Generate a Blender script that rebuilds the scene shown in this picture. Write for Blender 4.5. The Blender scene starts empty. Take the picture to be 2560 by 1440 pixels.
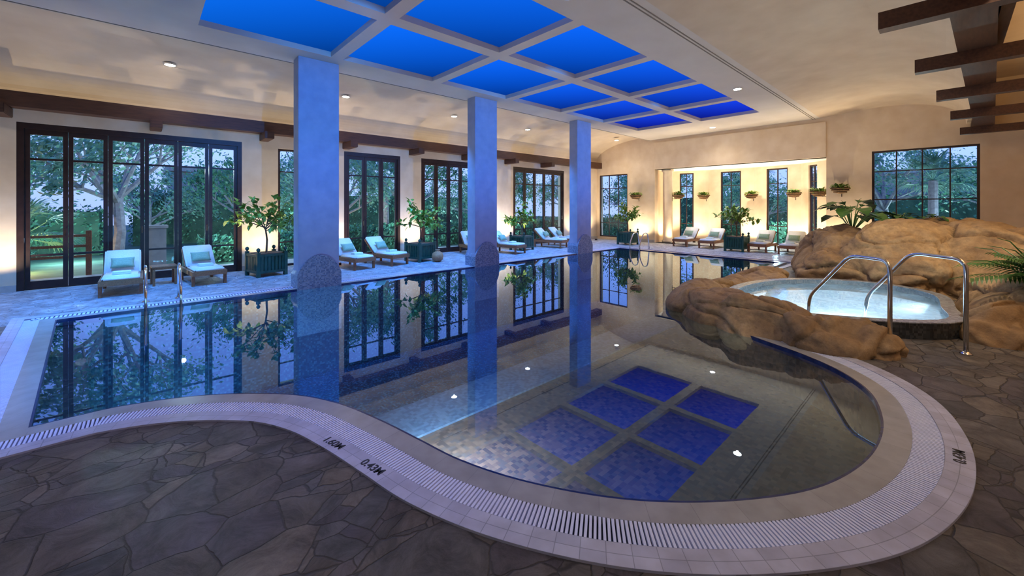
import bpy, bmesh, math, random
from mathutils import Vector, Matrix, noise
random.seed(7)
scene = bpy.context.scene
COL = scene.collection
scene.view_settings.view_transform = 'Standard'
scene.view_settings.exposure = 0.0

# ------------------------------------------------------------ helpers
def finish(name, me, mat=None, parent=None, M=None, label=None, category=None, kind=None, group=None, smooth=False):
    ob = bpy.data.objects.new(name, me)
    COL.objects.link(ob)
    if mat is not None:
        for m in (mat if isinstance(mat, (list, tuple)) else [mat]):
            if me is not None: me.materials.append(m)
    if parent: ob.parent = parent
    if M is not None: ob.matrix_world = M
    if label: ob["label"] = label
    if category: ob["category"] = category
    if kind: ob["kind"] = kind
    if group: ob["group"] = group
    if smooth and me is not None:
        for p in me.polygons: p.use_smooth = True
    return ob

def mesh_of(bm, name="m", recalc=True):
    if recalc: bmesh.ops.recalc_face_normals(bm, faces=bm.faces[:])
    me = bpy.data.meshes.new(name)
    bm.to_mesh(me); bm.free()
    return me

def box(bm, x0, x1, y0, y1, z0, z1, mi=0):
    v = [bm.verts.new(p) for p in ((x0,y0,z0),(x1,y0,z0),(x1,y1,z0),(x0,y1,z0),(x0,y0,z1),(x1,y0,z1),(x1,y1,z1),(x0,y1,z1))]
    for f in ((0,3,2,1),(4,5,6,7),(0,1,5,4),(1,2,6,5),(2,3,7,6),(3,0,4,7)):
        fc = bm.faces.new([v[i] for i in f]); fc.material_index = mi
    return v

def boxmesh(lst, bevel=0.0):
    bm = bmesh.new()
    for b in lst: box(bm, *b)
    if bevel > 0:
        bmesh.ops.bevel(bm, geom=bm.edges[:], offset=bevel, segments=2, affect='EDGES')
    return mesh_of(bm)

def tube(bm, pts, radii, segs=8, cap=True):
    pts = [Vector(p) for p in pts]
    if not isinstance(radii, (list, tuple)): radii = [radii]*len(pts)
    rings = []
    up = Vector((0,0,1)); prev = None
    for i, p in enumerate(pts):
        if i == 0: t = pts[1]-pts[0]
        elif i == len(pts)-1: t = pts[-1]-pts[-2]
        else: t = (pts[i+1]-pts[i]).normalized() + (pts[i]-pts[i-1]).normalized()
        if t.length < 1e-6: t = Vector((0,0,1))
        t.normalize()
        if prev is None:
            a = t.cross(up)
            if a.length < 1e-3: a = t.cross(Vector((1,0,0)))
        else:
            a = prev - t*prev.dot(t)
            if a.length < 1e-3: a = t.cross(up)
        a.normalize(); b = t.cross(a); prev = a
        rings.append([bm.verts.new(p + (a*math.cos(2*math.pi*k/segs)+b*math.sin(2*math.pi*k/segs))*radii[i]) for k in range(segs)])
    for i in range(len(rings)-1):
        for k in range(segs):
            bm.faces.new((rings[i][k], rings[i][(k+1)%segs], rings[i+1][(k+1)%segs], rings[i+1][k]))
    if cap:
        bm.faces.new(rings[0][::-1]); bm.faces.new(rings[-1])

def lathe(bm, prof, segs=20, cx=0, cy=0):
    rings = []
    for r, z in prof:
        rings.append([bm.verts.new((cx+r*math.cos(2*math.pi*k/segs), cy+r*math.sin(2*math.pi*k/segs), z)) for k in range(segs)])
    for i in range(len(rings)-1):
        for k in range(segs):
            bm.faces.new((rings[i][k], rings[i][(k+1)%segs], rings[i+1][(k+1)%segs], rings[i+1][k]))
    bm.faces.new(rings[0][::-1]); bm.faces.new(rings[-1])

def arc_round(pts, r, n=5):
    pts = [Vector(p) for p in pts]; out = [pts[0]]
    for i in range(1, len(pts)-1):
        a = (pts[i-1]-pts[i]); b = (pts[i+1]-pts[i])
        q = min(r, a.length*.45, b.length*.45)
        p0 = pts[i]+a.normalized()*q; p2 = pts[i]+b.normalized()*q
        for k in range(n+1):
            t = k/n
            out.append(p0*(1-t)**2 + pts[i]*2*t*(1-t) + p2*t*t)
    out.append(pts[-1]); return out

def RZ(x, y, z, deg): return Matrix.Translation((x,y,z)) @ Matrix.Rotation(math.radians(deg), 4, 'Z')

# ------------------------------------------------------------ materials
def newmat(name):
    m = bpy.data.materials.new(name); m.use_nodes = True
    nt = m.node_tree; nt.nodes.clear()
    out = nt.nodes.new('ShaderNodeOutputMaterial')
    return m, nt, out
def N(nt, t, **kw):
    n = nt.nodes.new(t)
    for k, v in kw.items(): setattr(n, k, v)
    return n
def L(nt, a, b): nt.links.new(a, b)
def c4(c): return (c[0], c[1], c[2], 1)

def ramp(nt, stops):
    r = nt.nodes.new('ShaderNodeValToRGB')
    els = r.color_ramp.elements
    while len(els) < len(stops): els.new(0.5)
    for e, (p, c) in zip(els, stops):
        e.position = p; e.color = c4(c)
    return r

def simple(name, c1, c2, scale=6, rough=.6, bump=.15, metallic=0, coat=0, dist=.01, stretch=None, detail=5):
    m, nt, out = newmat(name)
    p = N(nt, 'ShaderNodeBsdfPrincipled')
    p.inputs['Roughness'].default_value = rough
    p.inputs['Metallic'].default_value = metallic
    p.inputs['Coat Weight'].default_value = coat
    tc = N(nt, 'ShaderNodeTexCoord')
    src = tc.outputs['Object']
    if stretch:
        mp = N(nt, 'ShaderNodeMapping'); mp.inputs['Scale'].default_value = stretch
        L(nt, src, mp.inputs[0]); src = mp.outputs[0]
    no = N(nt, 'ShaderNodeTexNoise'); no.inputs['Scale'].default_value = scale; no.inputs['Detail'].default_value = detail
    L(nt, src, no.inputs['Vector'])
    r = ramp(nt, [(.3, c1), (.7, c2)])
    L(nt, no.outputs['Fac'], r.inputs[0]); L(nt, r.outputs[0], p.inputs['Base Color'])
    if bump:
        b = N(nt, 'ShaderNodeBump'); b.inputs['Strength'].default_value = bump; b.inputs['Distance'].default_value = dist
        L(nt, no.outputs['Fac'], b.inputs['Height']); L(nt, b.outputs[0], p.inputs['Normal'])
    L(nt, p.outputs[0], out.inputs[0])
    return m

def mosaic(name, cols, scale=25, rough=.25):
    m, nt, out = newmat(name)
    p = N(nt, 'ShaderNodeBsdfPrincipled'); p.inputs['Roughness'].default_value = rough
    g = N(nt, 'ShaderNodeNewGeometry')
    sn = N(nt, 'ShaderNodeVectorMath', operation='MULTIPLY'); sn.inputs[1].default_value = (scale,)*3
    L(nt, g.outputs['Position'], sn.inputs[0])
    add = N(nt, 'ShaderNodeVectorMath', operation='ADD'); add.inputs[1].default_value = (.31,.27,.43)
    L(nt, sn.outputs[0], add.inputs[0])
    fl = N(nt, 'ShaderNodeVectorMath', operation='FLOOR'); L(nt, add.outputs[0], fl.inputs[0])
    wn = N(nt, 'ShaderNodeTexWhiteNoise', noise_dimensions='3D'); L(nt, fl.outputs[0], wn.inputs['Vector'])
    n = len(cols)
    r = ramp(nt, [(i/n, c) for i, c in enumerate(cols)]); r.color_ramp.interpolation = 'CONSTANT'
    L(nt, wn.outputs['Value'], r.inputs[0])
    L(nt, r.outputs[0], p.inputs['Base Color'])
    L(nt, p.outputs[0], out.inputs[0])
    return m

M_wall = simple('plaster_wall', (.70,.54,.36), (.80,.65,.47), scale=2.5, rough=.85, bump=.25, dist=.004)
M_ceil = simple('plaster_ceiling', (.60,.53,.45), (.66,.59,.51), scale=1.5, rough=.9, bump=.1, dist=.003)
M_soff = simple('plaster_soffit', (.78,.74,.68), (.84,.80,.74), scale=1.5, rough=.9, bump=.1, dist=.003)
M_col = simple('plaster_column_blue_light', (.30,.35,.48), (.37,.42,.55), scale=5, rough=.9, bump=.2, dist=.004)  # blue skylight wash tinted into the plaster colour
M_ceilw = simple('plaster_vault', (.60,.47,.33), (.68,.55,.40), scale=2.0, rough=.9, bump=.2, dist=.004)
M_dark = simple('gutter_grey', (.08,.09,.14), (.10,.12,.17), scale=20, rough=.7, bump=0)
M_slot = simple('brown_slot', (.20,.165,.135), (.24,.20,.165), scale=20, rough=.8, bump=0)
M_wood = simple('dark_wood', (.055,.021,.011), (.10,.04,.021), scale=4, rough=.5, bump=.2, stretch=(1,8,8))
M_frame = simple('dark_window_frame', (.022,.009,.007), (.04,.018,.014), scale=8, rough=.4, bump=.1)
M_teak = simple('teak_wood', (.20,.075,.03), (.36,.15,.06), scale=5, rough=.45, bump=.15, stretch=(10,1,10))
M_cush = simple('white_canvas_cushion', (.76,.78,.75), (.86,.88,.84), scale=40, rough=.9, bump=.15)
M_pill = simple('green_pillow_fabric', (.26,.38,.24), (.34,.46,.31), scale=40, rough=.9, bump=.2)
M_towel = simple('white_towel_cotton', (.74,.84,.76), (.84,.92,.85), scale=90, rough=1, bump=.5)
M_green = simple('green_painted_planter', (.008,.05,.035), (.015,.085,.055), scale=10, rough=.4, bump=.1)
M_chrome = simple('polished_steel', (.75,.75,.75), (.85,.85,.85), scale=3, rough=.12, bump=0, metallic=1)
M_trunk = simple('bark', (.09,.055,.03), (.18,.12,.075), scale=14, rough=.9, bump=.6)
M_trunk_out = simple('garden_bark', (.24,.22,.24), (.42,.39,.42), scale=10, rough=.9, bump=.6)
M_leaf = simple('citrus_leaf', (.09,.22,.02), (.34,.46,.07), scale=5, rough=.45, bump=0)
M_leafd = simple('tropical_leaf', (.018,.085,.012), (.075,.19,.03), scale=4, rough=.4, bump=0)
M_leafo = simple('garden_leaf', (.04,.19,.13), (.17,.42,.21), scale=1.2, rough=.6, bump=0)
M_leafo2 = simple('garden_leaf_pale', (.12,.31,.24), (.32,.54,.36), scale=1.2, rough=.6, bump=0)
M_grass = simple('garden_lawn', (.03,.08,.05), (.08,.16,.10), scale=3, rough=.9, bump=.5)
M_path = simple('garden_paving', (.26,.24,.24), (.38,.36,.35), scale=3, rough=.8, bump=.3)
M_stone = simple('garden_stone', (.40,.36,.32), (.52,.48,.42), scale=5, rough=.8, bump=.4)
M_basket = simple('woven_basket', (.10,.05,.02), (.22,.12,.05), scale=30, rough=.9, bump=.8, stretch=(1,1,5))
M_clay = simple('terracotta', (.38,.17,.07), (.50,.26,.12), scale=18, rough=.7, bump=.5)
M_grate = simple('white_grating_blue_light', (.66,.70,.90), (.74,.78,.96), scale=9, rough=.4, bump=0)  # bluish light on the white plastic is mixed into its colour
M_blue_edge = simple('navy_edge_tile', (.012,.018,.07), (.03,.04,.13), scale=16, rough=.15, bump=0)
M_txt = simple('dark_lettering', (.015,.015,.015), (.025,.025,.025), scale=9, rough=.5, bump=0)
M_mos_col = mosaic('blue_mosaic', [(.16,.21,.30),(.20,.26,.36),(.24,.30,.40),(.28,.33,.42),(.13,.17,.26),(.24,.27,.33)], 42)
M_mos_deep = mosaic('deep_pool_mosaic', [(.010,.038,.075),(.015,.055,.10),(.010,.026,.056),(.02,.08,.12),(.055,.14,.19),(.012,.04,.085)], 34)
M_mos_shal = mosaic('shallow_pool_mosaic', [(.085,.058,.044),(.125,.085,.062),(.055,.042,.036),(.10,.069,.050),(.075,.062,.055)], 28)
M_mos_band = mosaic('blue_band_mosaic', [(.07,.13,.20),(.09,.16,.24),(.11,.18,.26),(.06,.11,.18)], 30)
M_mos_spa = mosaic('pale_spa_mosaic', [(.48,.60,.70),(.56,.68,.76),(.42,.54,.66),(.62,.72,.80)], 35)
M_mos_rim = mosaic('grey_rim_mosaic', [(.22,.24,.27),(.28,.30,.33),(.19,.20,.23),(.32,.34,.36)], 35)
M_mos_dark = mosaic('charcoal_step_mosaic', [(.03,.035,.04),(.05,.055,.06),(.02,.022,.025)], 35)

def uvtile(name, c1, c2, bw, rh, mortar=.0022, mcol=(.16,.15,.14), rough=.4):
    m, nt, out = newmat(name)
    p = N(nt, 'ShaderNodeBsdfPrincipled'); p.inputs['Roughness'].default_value = rough
    uv = N(nt, 'ShaderNodeUVMap')
    br = N(nt, 'ShaderNodeTexBrick'); br.offset = 0; br.inputs['Scale'].default_value = 1
    br.inputs['Brick Width'].default_value = bw; br.inputs['Row Height'].default_value = rh; br.inputs['Mortar Size'].default_value = mortar
    br.inputs['Mortar Smooth'].default_value = .3
    br.inputs['Color1'].default_value = c4(c1); br.inputs['Color2'].default_value = c4(c2); br.inputs['Mortar'].default_value = c4(mcol)
    L(nt, uv.outputs[0], br.inputs['Vector'])
    g = N(nt, 'ShaderNodeNewGeometry')
    n2 = N(nt, 'ShaderNodeTexNoise'); n2.inputs['Scale'].default_value = 7; n2.inputs['Detail'].default_value = 6
    L(nt, g.outputs['Position'], n2.inputs['Vector'])
    r2 = ramp(nt, [(.3,(.82,.80,.78)),(.7,(1.08,1.08,1.08))]); L(nt, n2.outputs['Fac'], r2.inputs[0])
    mu = N(nt, 'ShaderNodeMix', data_type='RGBA', blend_type='MULTIPLY'); mu.inputs['Factor'].default_value = 1
    L(nt, br.outputs['Color'], mu.inputs[6]); L(nt, r2.outputs[0], mu.inputs[7])
    L(nt, mu.outputs[2], p.inputs['Base Color'])
    L(nt, p.outputs[0], out.inputs[0]); return m
M_coping = uvtile('outer_coping_tile', (.42,.43,.54), (.50,.51,.62), .115, .065, mcol=(.27,.28,.34))
M_copin2 = uvtile('inner_coping_tile', (.32,.32,.31), (.37,.37,.36), .24, .3, mcol=(.27,.27,.26), rough=.28)

def floor_mat():
    m, nt, out = newmat('flagstone_floor')
    p = N(nt, 'ShaderNodeBsdfPrincipled')
    g = N(nt, 'ShaderNodeNewGeometry')
    nz = N(nt, 'ShaderNodeTexNoise'); nz.inputs['Scale'].default_value = 7; nz.inputs['Detail'].default_value = 5
    L(nt, g.outputs['Position'], nz.inputs['Vector'])
    ws = N(nt, 'ShaderNodeVectorMath', operation='SCALE'); ws.inputs['Scale'].default_value = .06
    L(nt, nz.outputs['Color'], ws.inputs[0])
    ad = N(nt, 'ShaderNodeVectorMath', operation='ADD'); L(nt, g.outputs['Position'], ad.inputs[0]); L(nt, ws.outputs[0], ad.inputs[1])
    fl = N(nt, 'ShaderNodeVectorMath', operation='MULTIPLY'); fl.inputs[1].default_value = (1, 1.35, 0)
    L(nt, ad.outputs[0], fl.inputs[0])
    def stones(scale, width):
        v1 = N(nt, 'ShaderNodeTexVoronoi', feature='F1'); v1.inputs['Scale'].default_value = scale
        v2 = N(nt, 'ShaderNodeTexVoronoi', feature='DISTANCE_TO_EDGE'); v2.inputs['Scale'].default_value = scale
        L(nt, fl.outputs[0], v1.inputs['Vector']); L(nt, fl.outputs[0], v2.inputs['Vector'])
        mr = N(nt, 'ShaderNodeMapRange'); mr.inputs['From Min'].default_value = width*.3; mr.inputs['From Max'].default_value = width
        L(nt, v2.outputs['Distance'], mr.inputs['Value'])
        se = N(nt, 'ShaderNodeSeparateColor'); L(nt, v1.outputs['Color'], se.inputs[0])
        return se, mr.outputs[0]
    sA, eA = stones(2.9, .018)
    sC, eC = stones(5.2, .025)
    sB, eB = stones(5.5, .035)
    gt = N(nt, 'ShaderNodeMath', operation='GREATER_THAN'); gt.inputs[1].default_value = .5; L(nt, sA.outputs[1], gt.inputs[0])
    mxe = N(nt, 'ShaderNodeMath', operation='MINIMUM'); L(nt, eA, mxe.inputs[0]); L(nt, eC, mxe.inputs[1])
    eN = N(nt, 'ShaderNodeMix', data_type='FLOAT'); L(nt, gt.outputs[0], eN.inputs['Factor']); L(nt, eA, eN.inputs[2]); L(nt, mxe.outputs[0], eN.inputs[3])
    adv = N(nt, 'ShaderNodeMath', operation='ADD'); L(nt, sA.outputs[0], adv.inputs[0])
    mC = N(nt, 'ShaderNodeMath', operation='MULTIPLY'); L(nt, gt.outputs[0], mC.inputs[0]); L(nt, sC.outputs[0], mC.inputs[1]); L(nt, mC.outputs[0], adv.inputs[1])
    fr = N(nt, 'ShaderNodeMath', operation='FRACT'); L(nt, adv.outputs[0], fr.inputs[0])
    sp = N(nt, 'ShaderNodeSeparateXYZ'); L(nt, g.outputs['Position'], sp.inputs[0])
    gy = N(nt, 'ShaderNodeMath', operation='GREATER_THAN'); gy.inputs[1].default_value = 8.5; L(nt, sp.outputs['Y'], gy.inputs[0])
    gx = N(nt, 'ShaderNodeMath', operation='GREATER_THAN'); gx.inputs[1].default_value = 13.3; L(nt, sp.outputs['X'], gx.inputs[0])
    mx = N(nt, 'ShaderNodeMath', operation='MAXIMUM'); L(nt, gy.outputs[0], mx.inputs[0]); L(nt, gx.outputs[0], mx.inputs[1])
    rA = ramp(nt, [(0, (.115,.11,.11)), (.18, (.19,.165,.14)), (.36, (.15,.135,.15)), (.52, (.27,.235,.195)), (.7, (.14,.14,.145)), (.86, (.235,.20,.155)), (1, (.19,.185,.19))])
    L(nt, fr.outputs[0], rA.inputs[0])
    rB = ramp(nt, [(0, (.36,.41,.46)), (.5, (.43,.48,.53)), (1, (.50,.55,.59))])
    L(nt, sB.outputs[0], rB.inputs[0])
    n2 = N(nt, 'ShaderNodeTexNoise'); n2.inputs['Scale'].default_value = 4.5; n2.inputs['Detail'].default_value = 12; n2.inputs['Roughness'].default_value = .78; n2.inputs['Distortion'].default_value = 1.0
    L(nt, g.outputs['Position'], n2.inputs['Vector'])
    r2 = ramp(nt, [(.36, (.50,.49,.50)), (.64, (1.5,1.5,1.5))]); L(nt, n2.outputs['Fac'], r2.inputs[0])
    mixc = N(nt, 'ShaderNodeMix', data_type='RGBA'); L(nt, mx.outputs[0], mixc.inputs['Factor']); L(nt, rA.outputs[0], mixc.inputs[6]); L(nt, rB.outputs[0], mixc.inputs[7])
    mixe = N(nt, 'ShaderNodeMix', data_type='FLOAT'); L(nt, mx.outputs[0], mixe.inputs['Factor']); L(nt, eN.outputs[0], mixe.inputs[2]); L(nt, eB, mixe.inputs[3])
    mul = N(nt, 'ShaderNodeMix', data_type='RGBA', blend_type='MULTIPLY'); mul.inputs['Factor'].default_value = 1
    L(nt, mixc.outputs[2], mul.inputs[6]); L(nt, r2.outputs[0], mul.inputs[7])
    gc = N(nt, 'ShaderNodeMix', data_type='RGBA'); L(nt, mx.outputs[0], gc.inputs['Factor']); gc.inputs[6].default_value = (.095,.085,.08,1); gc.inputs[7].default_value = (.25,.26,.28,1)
    gr = N(nt, 'ShaderNodeMix', data_type='RGBA'); L(nt, mixe.outputs[0], gr.inputs['Factor']); L(nt, gc.outputs[2], gr.inputs[6]); L(nt, mul.outputs[2], gr.inputs[7])
    L(nt, gr.outputs[2], p.inputs['Base Color'])
    rr = N(nt, 'ShaderNodeMapRange'); rr.inputs['To Min'].default_value = .22; rr.inputs['To Max'].default_value = .55
    L(nt, n2.outputs['Fac'], rr.inputs['Value']); L(nt, rr.outputs[0], p.inputs['Roughness'])
    hs = N(nt, 'ShaderNodeMath', operation='MULTIPLY_ADD'); hs.inputs[1].default_value = 3.2
    L(nt, n2.outputs['Fac'], hs.inputs[0]); L(nt, mixe.outputs[0], hs.inputs[2])
    b = N(nt, 'ShaderNodeBump'); b.inputs['Strength'].default_value = 1.0; b.inputs['Distance'].default_value = .015
    L(nt, hs.outputs[0], b.inputs['Height']); L(nt, b.outputs[0], p.inputs['Normal'])
    L(nt, p.outputs[0], out.inputs[0])
    return m
M_floor = floor_mat()

def rock_mat():
    m, nt, out = newmat('sandstone_rock')
    p = N(nt, 'ShaderNodeBsdfPrincipled'); p.inputs['Roughness'].default_value = .65
    g = N(nt, 'ShaderNodeNewGeometry')
    n1 = N(nt, 'ShaderNodeTexNoise'); n1.inputs['Scale'].default_value = 1.3; n1.inputs['Detail'].default_value = 10; n1.inputs['Roughness'].default_value = .6
    n2 = N(nt, 'ShaderNodeTexNoise'); n2.inputs['Scale'].default_value = 9; n2.inputs['Detail'].default_value = 12; n2.inputs['Roughness'].default_value = .72
    L(nt, g.outputs['Position'], n1.inputs['Vector']); L(nt, g.outputs['Position'], n2.inputs['Vector'])
    r = ramp(nt, [(.3, (.20,.11,.052)), (.5, (.35,.22,.11)), (.7, (.50,.34,.18))])
    L(nt, n1.outputs['Fac'], r.inputs[0])
    r3 = ramp(nt, [(.35, (.70,.68,.66)), (.65, (1.18,1.18,1.15))]); L(nt, n2.outputs['Fac'], r3.inputs[0])
    mx = N(nt, 'ShaderNodeMix', data_type='RGBA', blend_type='MULTIPLY'); mx.inputs['Factor'].default_value = 1
    L(nt, r.outputs[0], mx.inputs[6]); L(nt, r3.outputs[0], mx.inputs[7])
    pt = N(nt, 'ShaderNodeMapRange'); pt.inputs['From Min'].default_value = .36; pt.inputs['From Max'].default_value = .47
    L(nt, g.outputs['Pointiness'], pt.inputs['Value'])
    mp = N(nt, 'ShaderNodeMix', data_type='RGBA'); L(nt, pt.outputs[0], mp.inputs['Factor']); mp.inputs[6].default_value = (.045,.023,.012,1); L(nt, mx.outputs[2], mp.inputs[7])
    L(nt, mp.outputs[2], p.inputs['Base Color'])
    b = N(nt, 'ShaderNodeBump'); b.inputs['Strength'].default_value = .7; b.inputs['Distance'].default_value = .03
    L(nt, n2.outputs['Fac'], b.inputs['Height']); L(nt, b.outputs[0], p.inputs['Normal'])
    L(nt, p.outputs[0], out.inputs[0])
    return m
M_rock = rock_mat()

def water_mat(name, tint, ior, bump, scale, extra=0.0, foam=0.0, gtint=(1,1,1)):
    m, nt, out = newmat(name)
    t = N(nt, 'ShaderNodeBsdfTransparent'); t.inputs[0].default_value = c4(tint)
    gl = N(nt, 'ShaderNodeBsdfGlossy'); gl.inputs['Roughness'].default_value = .012; gl.inputs['Color'].default_value = c4(gtint)
    f = N(nt, 'ShaderNodeFresnel'); f.inputs['IOR'].default_value = ior
    fa = N(nt, 'ShaderNodeMath', operation='ADD', use_clamp=True); fa.inputs[1].default_value = extra
    L(nt, f.outputs[0], fa.inputs[0])
    mx = N(nt, 'ShaderNodeMixShader')
    base = t.outputs[0]
    g = N(nt, 'ShaderNodeNewGeometry')
    if foam:
        tr = N(nt, 'ShaderNodeBsdfTranslucent'); tr.inputs[0].default_value = (.76,.92,1,1)
        df = N(nt, 'ShaderNodeBsdfDiffuse'); df.inputs[0].default_value = (.66,.84,1,1)
        ms = N(nt, 'ShaderNodeMixShader'); ms.inputs[0].default_value = .25
        L(nt, tr.outputs[0], ms.inputs[1]); L(nt, df.outputs[0], ms.inputs[2])
        nf = N(nt, 'ShaderNodeTexNoise'); nf.inputs['Scale'].default_value = 2.2; nf.inputs['Detail'].default_value = 8
        L(nt, g.outputs['Position'], nf.inputs['Vector'])
        mr = N(nt, 'ShaderNodeMapRange'); mr.inputs['From Min'].default_value = .35; mr.inputs['From Max'].default_value = .65; mr.inputs['To Min'].default_value = foam*.5; mr.inputs['To Max'].default_value = foam*1.3
        L(nt, nf.outputs['Fac'], mr.inputs['Value'])
        mf = N(nt, 'ShaderNodeMixShader'); L(nt, mr.outputs[0], mf.inputs[0]); L(nt, t.outputs[0], mf.inputs[1]); L(nt, ms.outputs[0], mf.inputs[2])
        base = mf.outputs[0]
    if bump:
        n1 = N(nt, 'ShaderNodeTexNoise'); n1.inputs['Scale'].default_value = scale; n1.inputs['Detail'].default_value = 3
        L(nt, g.outputs['Position'], n1.inputs['Vector'])
        b = N(nt, 'ShaderNodeBump'); b.inputs['Strength'].default_value = bump; b.inputs['Distance'].default_value = .01
        L(nt, n1.outputs['Fac'], b.inputs['Height'])
        L(nt, b.outputs[0], gl.inputs['Normal']); L(nt, b.outputs[0], f.inputs['Normal'])
    L(nt, fa.outputs[0], mx.inputs[0]); L(nt, base, mx.inputs[1]); L(nt, gl.outputs[0], mx.inputs[2])
    L(nt, mx.outputs[0], out.inputs[0])
    return m
M_water = water_mat('pool_water', (.60,.78,.95), 1.48, .022, 2.0, extra=.09, gtint=(.66,.80,1))
M_spaw = water_mat('spa_water', (.88,.96,1.0), 1.25, .4, 9, foam=.40)
M_glass = water_mat('window_glass', (.96,.98,.99), 1.2, 0, 1)

def sky_panel_mat():
    m, nt, out = newmat('blue_lit_skylight_panel')
    g = N(nt, 'ShaderNodeNewGeometry'); s = N(nt, 'ShaderNodeSeparateXYZ'); L(nt, g.outputs['Position'], s.inputs[0])
    mr = N(nt, 'ShaderNodeMapRange'); mr.inputs['From Min'].default_value = 0; mr.inputs['From Max'].default_value = 14
    L(nt, s.outputs['X'], mr.inputs['Value'])
    r = ramp(nt, [(0, (.002,.105,.60)), (.5, (.002,.078,.60)), (1, (.006,.022,.50))])
    L(nt, mr.outputs[0], r.inputs[0])
    tc = N(nt, 'ShaderNodeTexCoord'); s2 = N(nt, 'ShaderNodeSeparateXYZ'); L(nt, tc.outputs['Generated'], s2.inputs[0])
    ad = N(nt, 'ShaderNodeMath', operation='ADD'); L(nt, s2.outputs['X'], ad.inputs[0]); L(nt, s2.outputs['Y'], ad.inputs[1])
    m2 = N(nt, 'ShaderNodeMapRange'); m2.inputs['From Max'].default_value = 2; m2.inputs['To Min'].default_value = 1.75; m2.inputs['To Max'].default_value = .50
    L(nt, ad.outputs[0], m2.inputs['Value'])
    e = N(nt, 'ShaderNodeEmission'); L(nt, r.outputs[0], e.inputs[0]); L(nt, m2.outputs[0], e.inputs[1])
    L(nt, e.outputs[0], out.inputs[0]); return m
M_sky = sky_panel_mat()
def emissive(name, col, strength):
    m, nt, out = newmat(name)
    e = N(nt, 'ShaderNodeEmission'); e.inputs[0].default_value = c4(col); e.inputs[1].default_value = strength
    L(nt, e.outputs[0], out.inputs[0]); return m
M_lamp = emissive('lamp_glow', (1,.95,.88), 80)

# ------------------------------------------------------------ camera
cam = bpy.data.cameras.new('camera'); co = bpy.data.objects.new('camera', cam); COL.objects.link(co)
co.location = (0, 0, 1.6); co.rotation_euler = (math.radians(90), 0, math.radians(-42.5))
cam.sensor_width = 36; cam.lens = 14.12; cam.shift_y = -0.080; cam.clip_start = .05; cam.clip_end = 200
scene.camera = co

# ------------------------------------------------------------ world
w = bpy.data.worlds.new('dusk'); scene.world = w; w.use_nodes = True
nt = w.node_tree; nt.nodes.clear()
o = nt.nodes.new('ShaderNodeOutputWorld'); bg = nt.nodes.new('ShaderNodeBackground')
tc = nt.nodes.new('ShaderNodeTexCoord'); sp = nt.nodes.new('ShaderNodeSeparateXYZ'); nt.links.new(tc.outputs['Generated'], sp.inputs[0])
r = ramp(nt, [(0, (.26,.36,.70)), (.12, (.28,.42,.92)), (.5, (.10,.24,.85))])
nt.links.new(sp.outputs['Z'], r.inputs[0]); nt.links.new(r.outputs[0], bg.inputs[0]); bg.inputs[1].default_value = 1.9
nt.links.new(bg.outputs[0], o.inputs[0])

# ------------------------------------------------------------ pool outline
def catmull(P, n=8):
    P = [Vector(p) for p in P]; out = []
    for i in range(len(P)-1):
        p0 = P[i-1] if i > 0 else P[i]*2-P[i+1]
        p1, p2 = P[i], P[i+1]
        p3 = P[i+2] if i+2 < len(P) else P[i+1]*2-P[i]
        for k in range(n):
            t = k/n
            out.append(.5*((2*p1)+(-p0+p2)*t+(2*p0-5*p1+4*p2-p3)*t*t+(-p0+3*p1-3*p2+p3)*t**3))
    out.append(P[-1]); return out
YF = 8.45; XF = 13.3
rockC = [(12.6,3.3),(10.6,3.35),(8.25,3.25),(6.8,2.85),(6.1,2.4),(5.55,1.75),(5.227,1.098)]
nearC = [(5.227,1.098),(4.945,.718),(4.59,.478),(4.133,.362),(3.70,.334),(3.273,.378),(2.847,.503),(2.488,.704),(2.135,.987),(1.854,1.305),(1.618,1.697),(1.467,2.086),(1.391,2.449),(1.30,2.88),(1.168,3.33),(.947,3.737),(.578,4.105),(.221,4.336),(-.142,4.47),(-.38,4.49)]
curve = catmull(rockC+nearC[1:], 8)
FL = Vector((-.90, YF)); NL = Vector((-.60, 4.49))
W = [FL, Vector((XF, YF)), Vector((XF, 3.3))] + curve + [NL]
S0 = [(6.42,1.25),(6.6,1.95),(7.35,2.42),(8.6,2.3),(9.5,1.7),(9.8,.9),(9.3,.22),(8.2,.08),(7.2,.10)]
cl = catmull([S0[-1]]+S0+S0[:2], 6)
S = cl[6:-7]
def offset(P, off):
    n = len(P); out = []
    for i in range(n):
        a = (P[i]-P[i-1]).normalized(); b = (P[(i+1)%n]-P[i]).normalized()
        na = Vector((-a.y, a.x)); nb = Vector((-b.y, b.x))
        m = (na+nb)
        if m.length < 1e-6: m = na
        m.normalize()
        out.append(P[i]+m*off/max(.5, m.dot(na)))
    return out
def ring_mesh(A, B, z, zb=None):
    bm = bmesh.new(); n = len(A)
    va = [bm.verts.new((p.x,p.y,z)) for p in A]; vb = [bm.verts.new((p.x,p.y,z if zb is None else zb)) for p in B]
    for i in range(n):
        j = (i+1)%n
        bm.faces.new((va[i], va[j], vb[j], vb[i]))
    return bm
def poly_fill(loops, z):
    bm = bmesh.new(); es = []
    for lp in loops:
        vs = [bm.verts.new((p[0],p[1],z)) for p in lp]
        for i in range(len(vs)): es.append(bm.edges.new((vs[i], vs[(i+1)%len(vs)])))
    bmesh.ops.triangle_fill(bm, use_beauty=True, use_dissolve=False, edges=es)
    for f in bm.faces:
        f.normal_update()
        if f.normal.z < 0: f.normal_flip()
    return bm
O1, O2, O3 = offset(W, .16), offset(W, .31), offset(W, .44)
BAY = [Vector(p) for p in ((16.5,8.75),(17.9,8.95),(18.6,7.3),(18.7,5.5),(18.3,3.8),(17.35,2.75),(16.5,2.75))]
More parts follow.
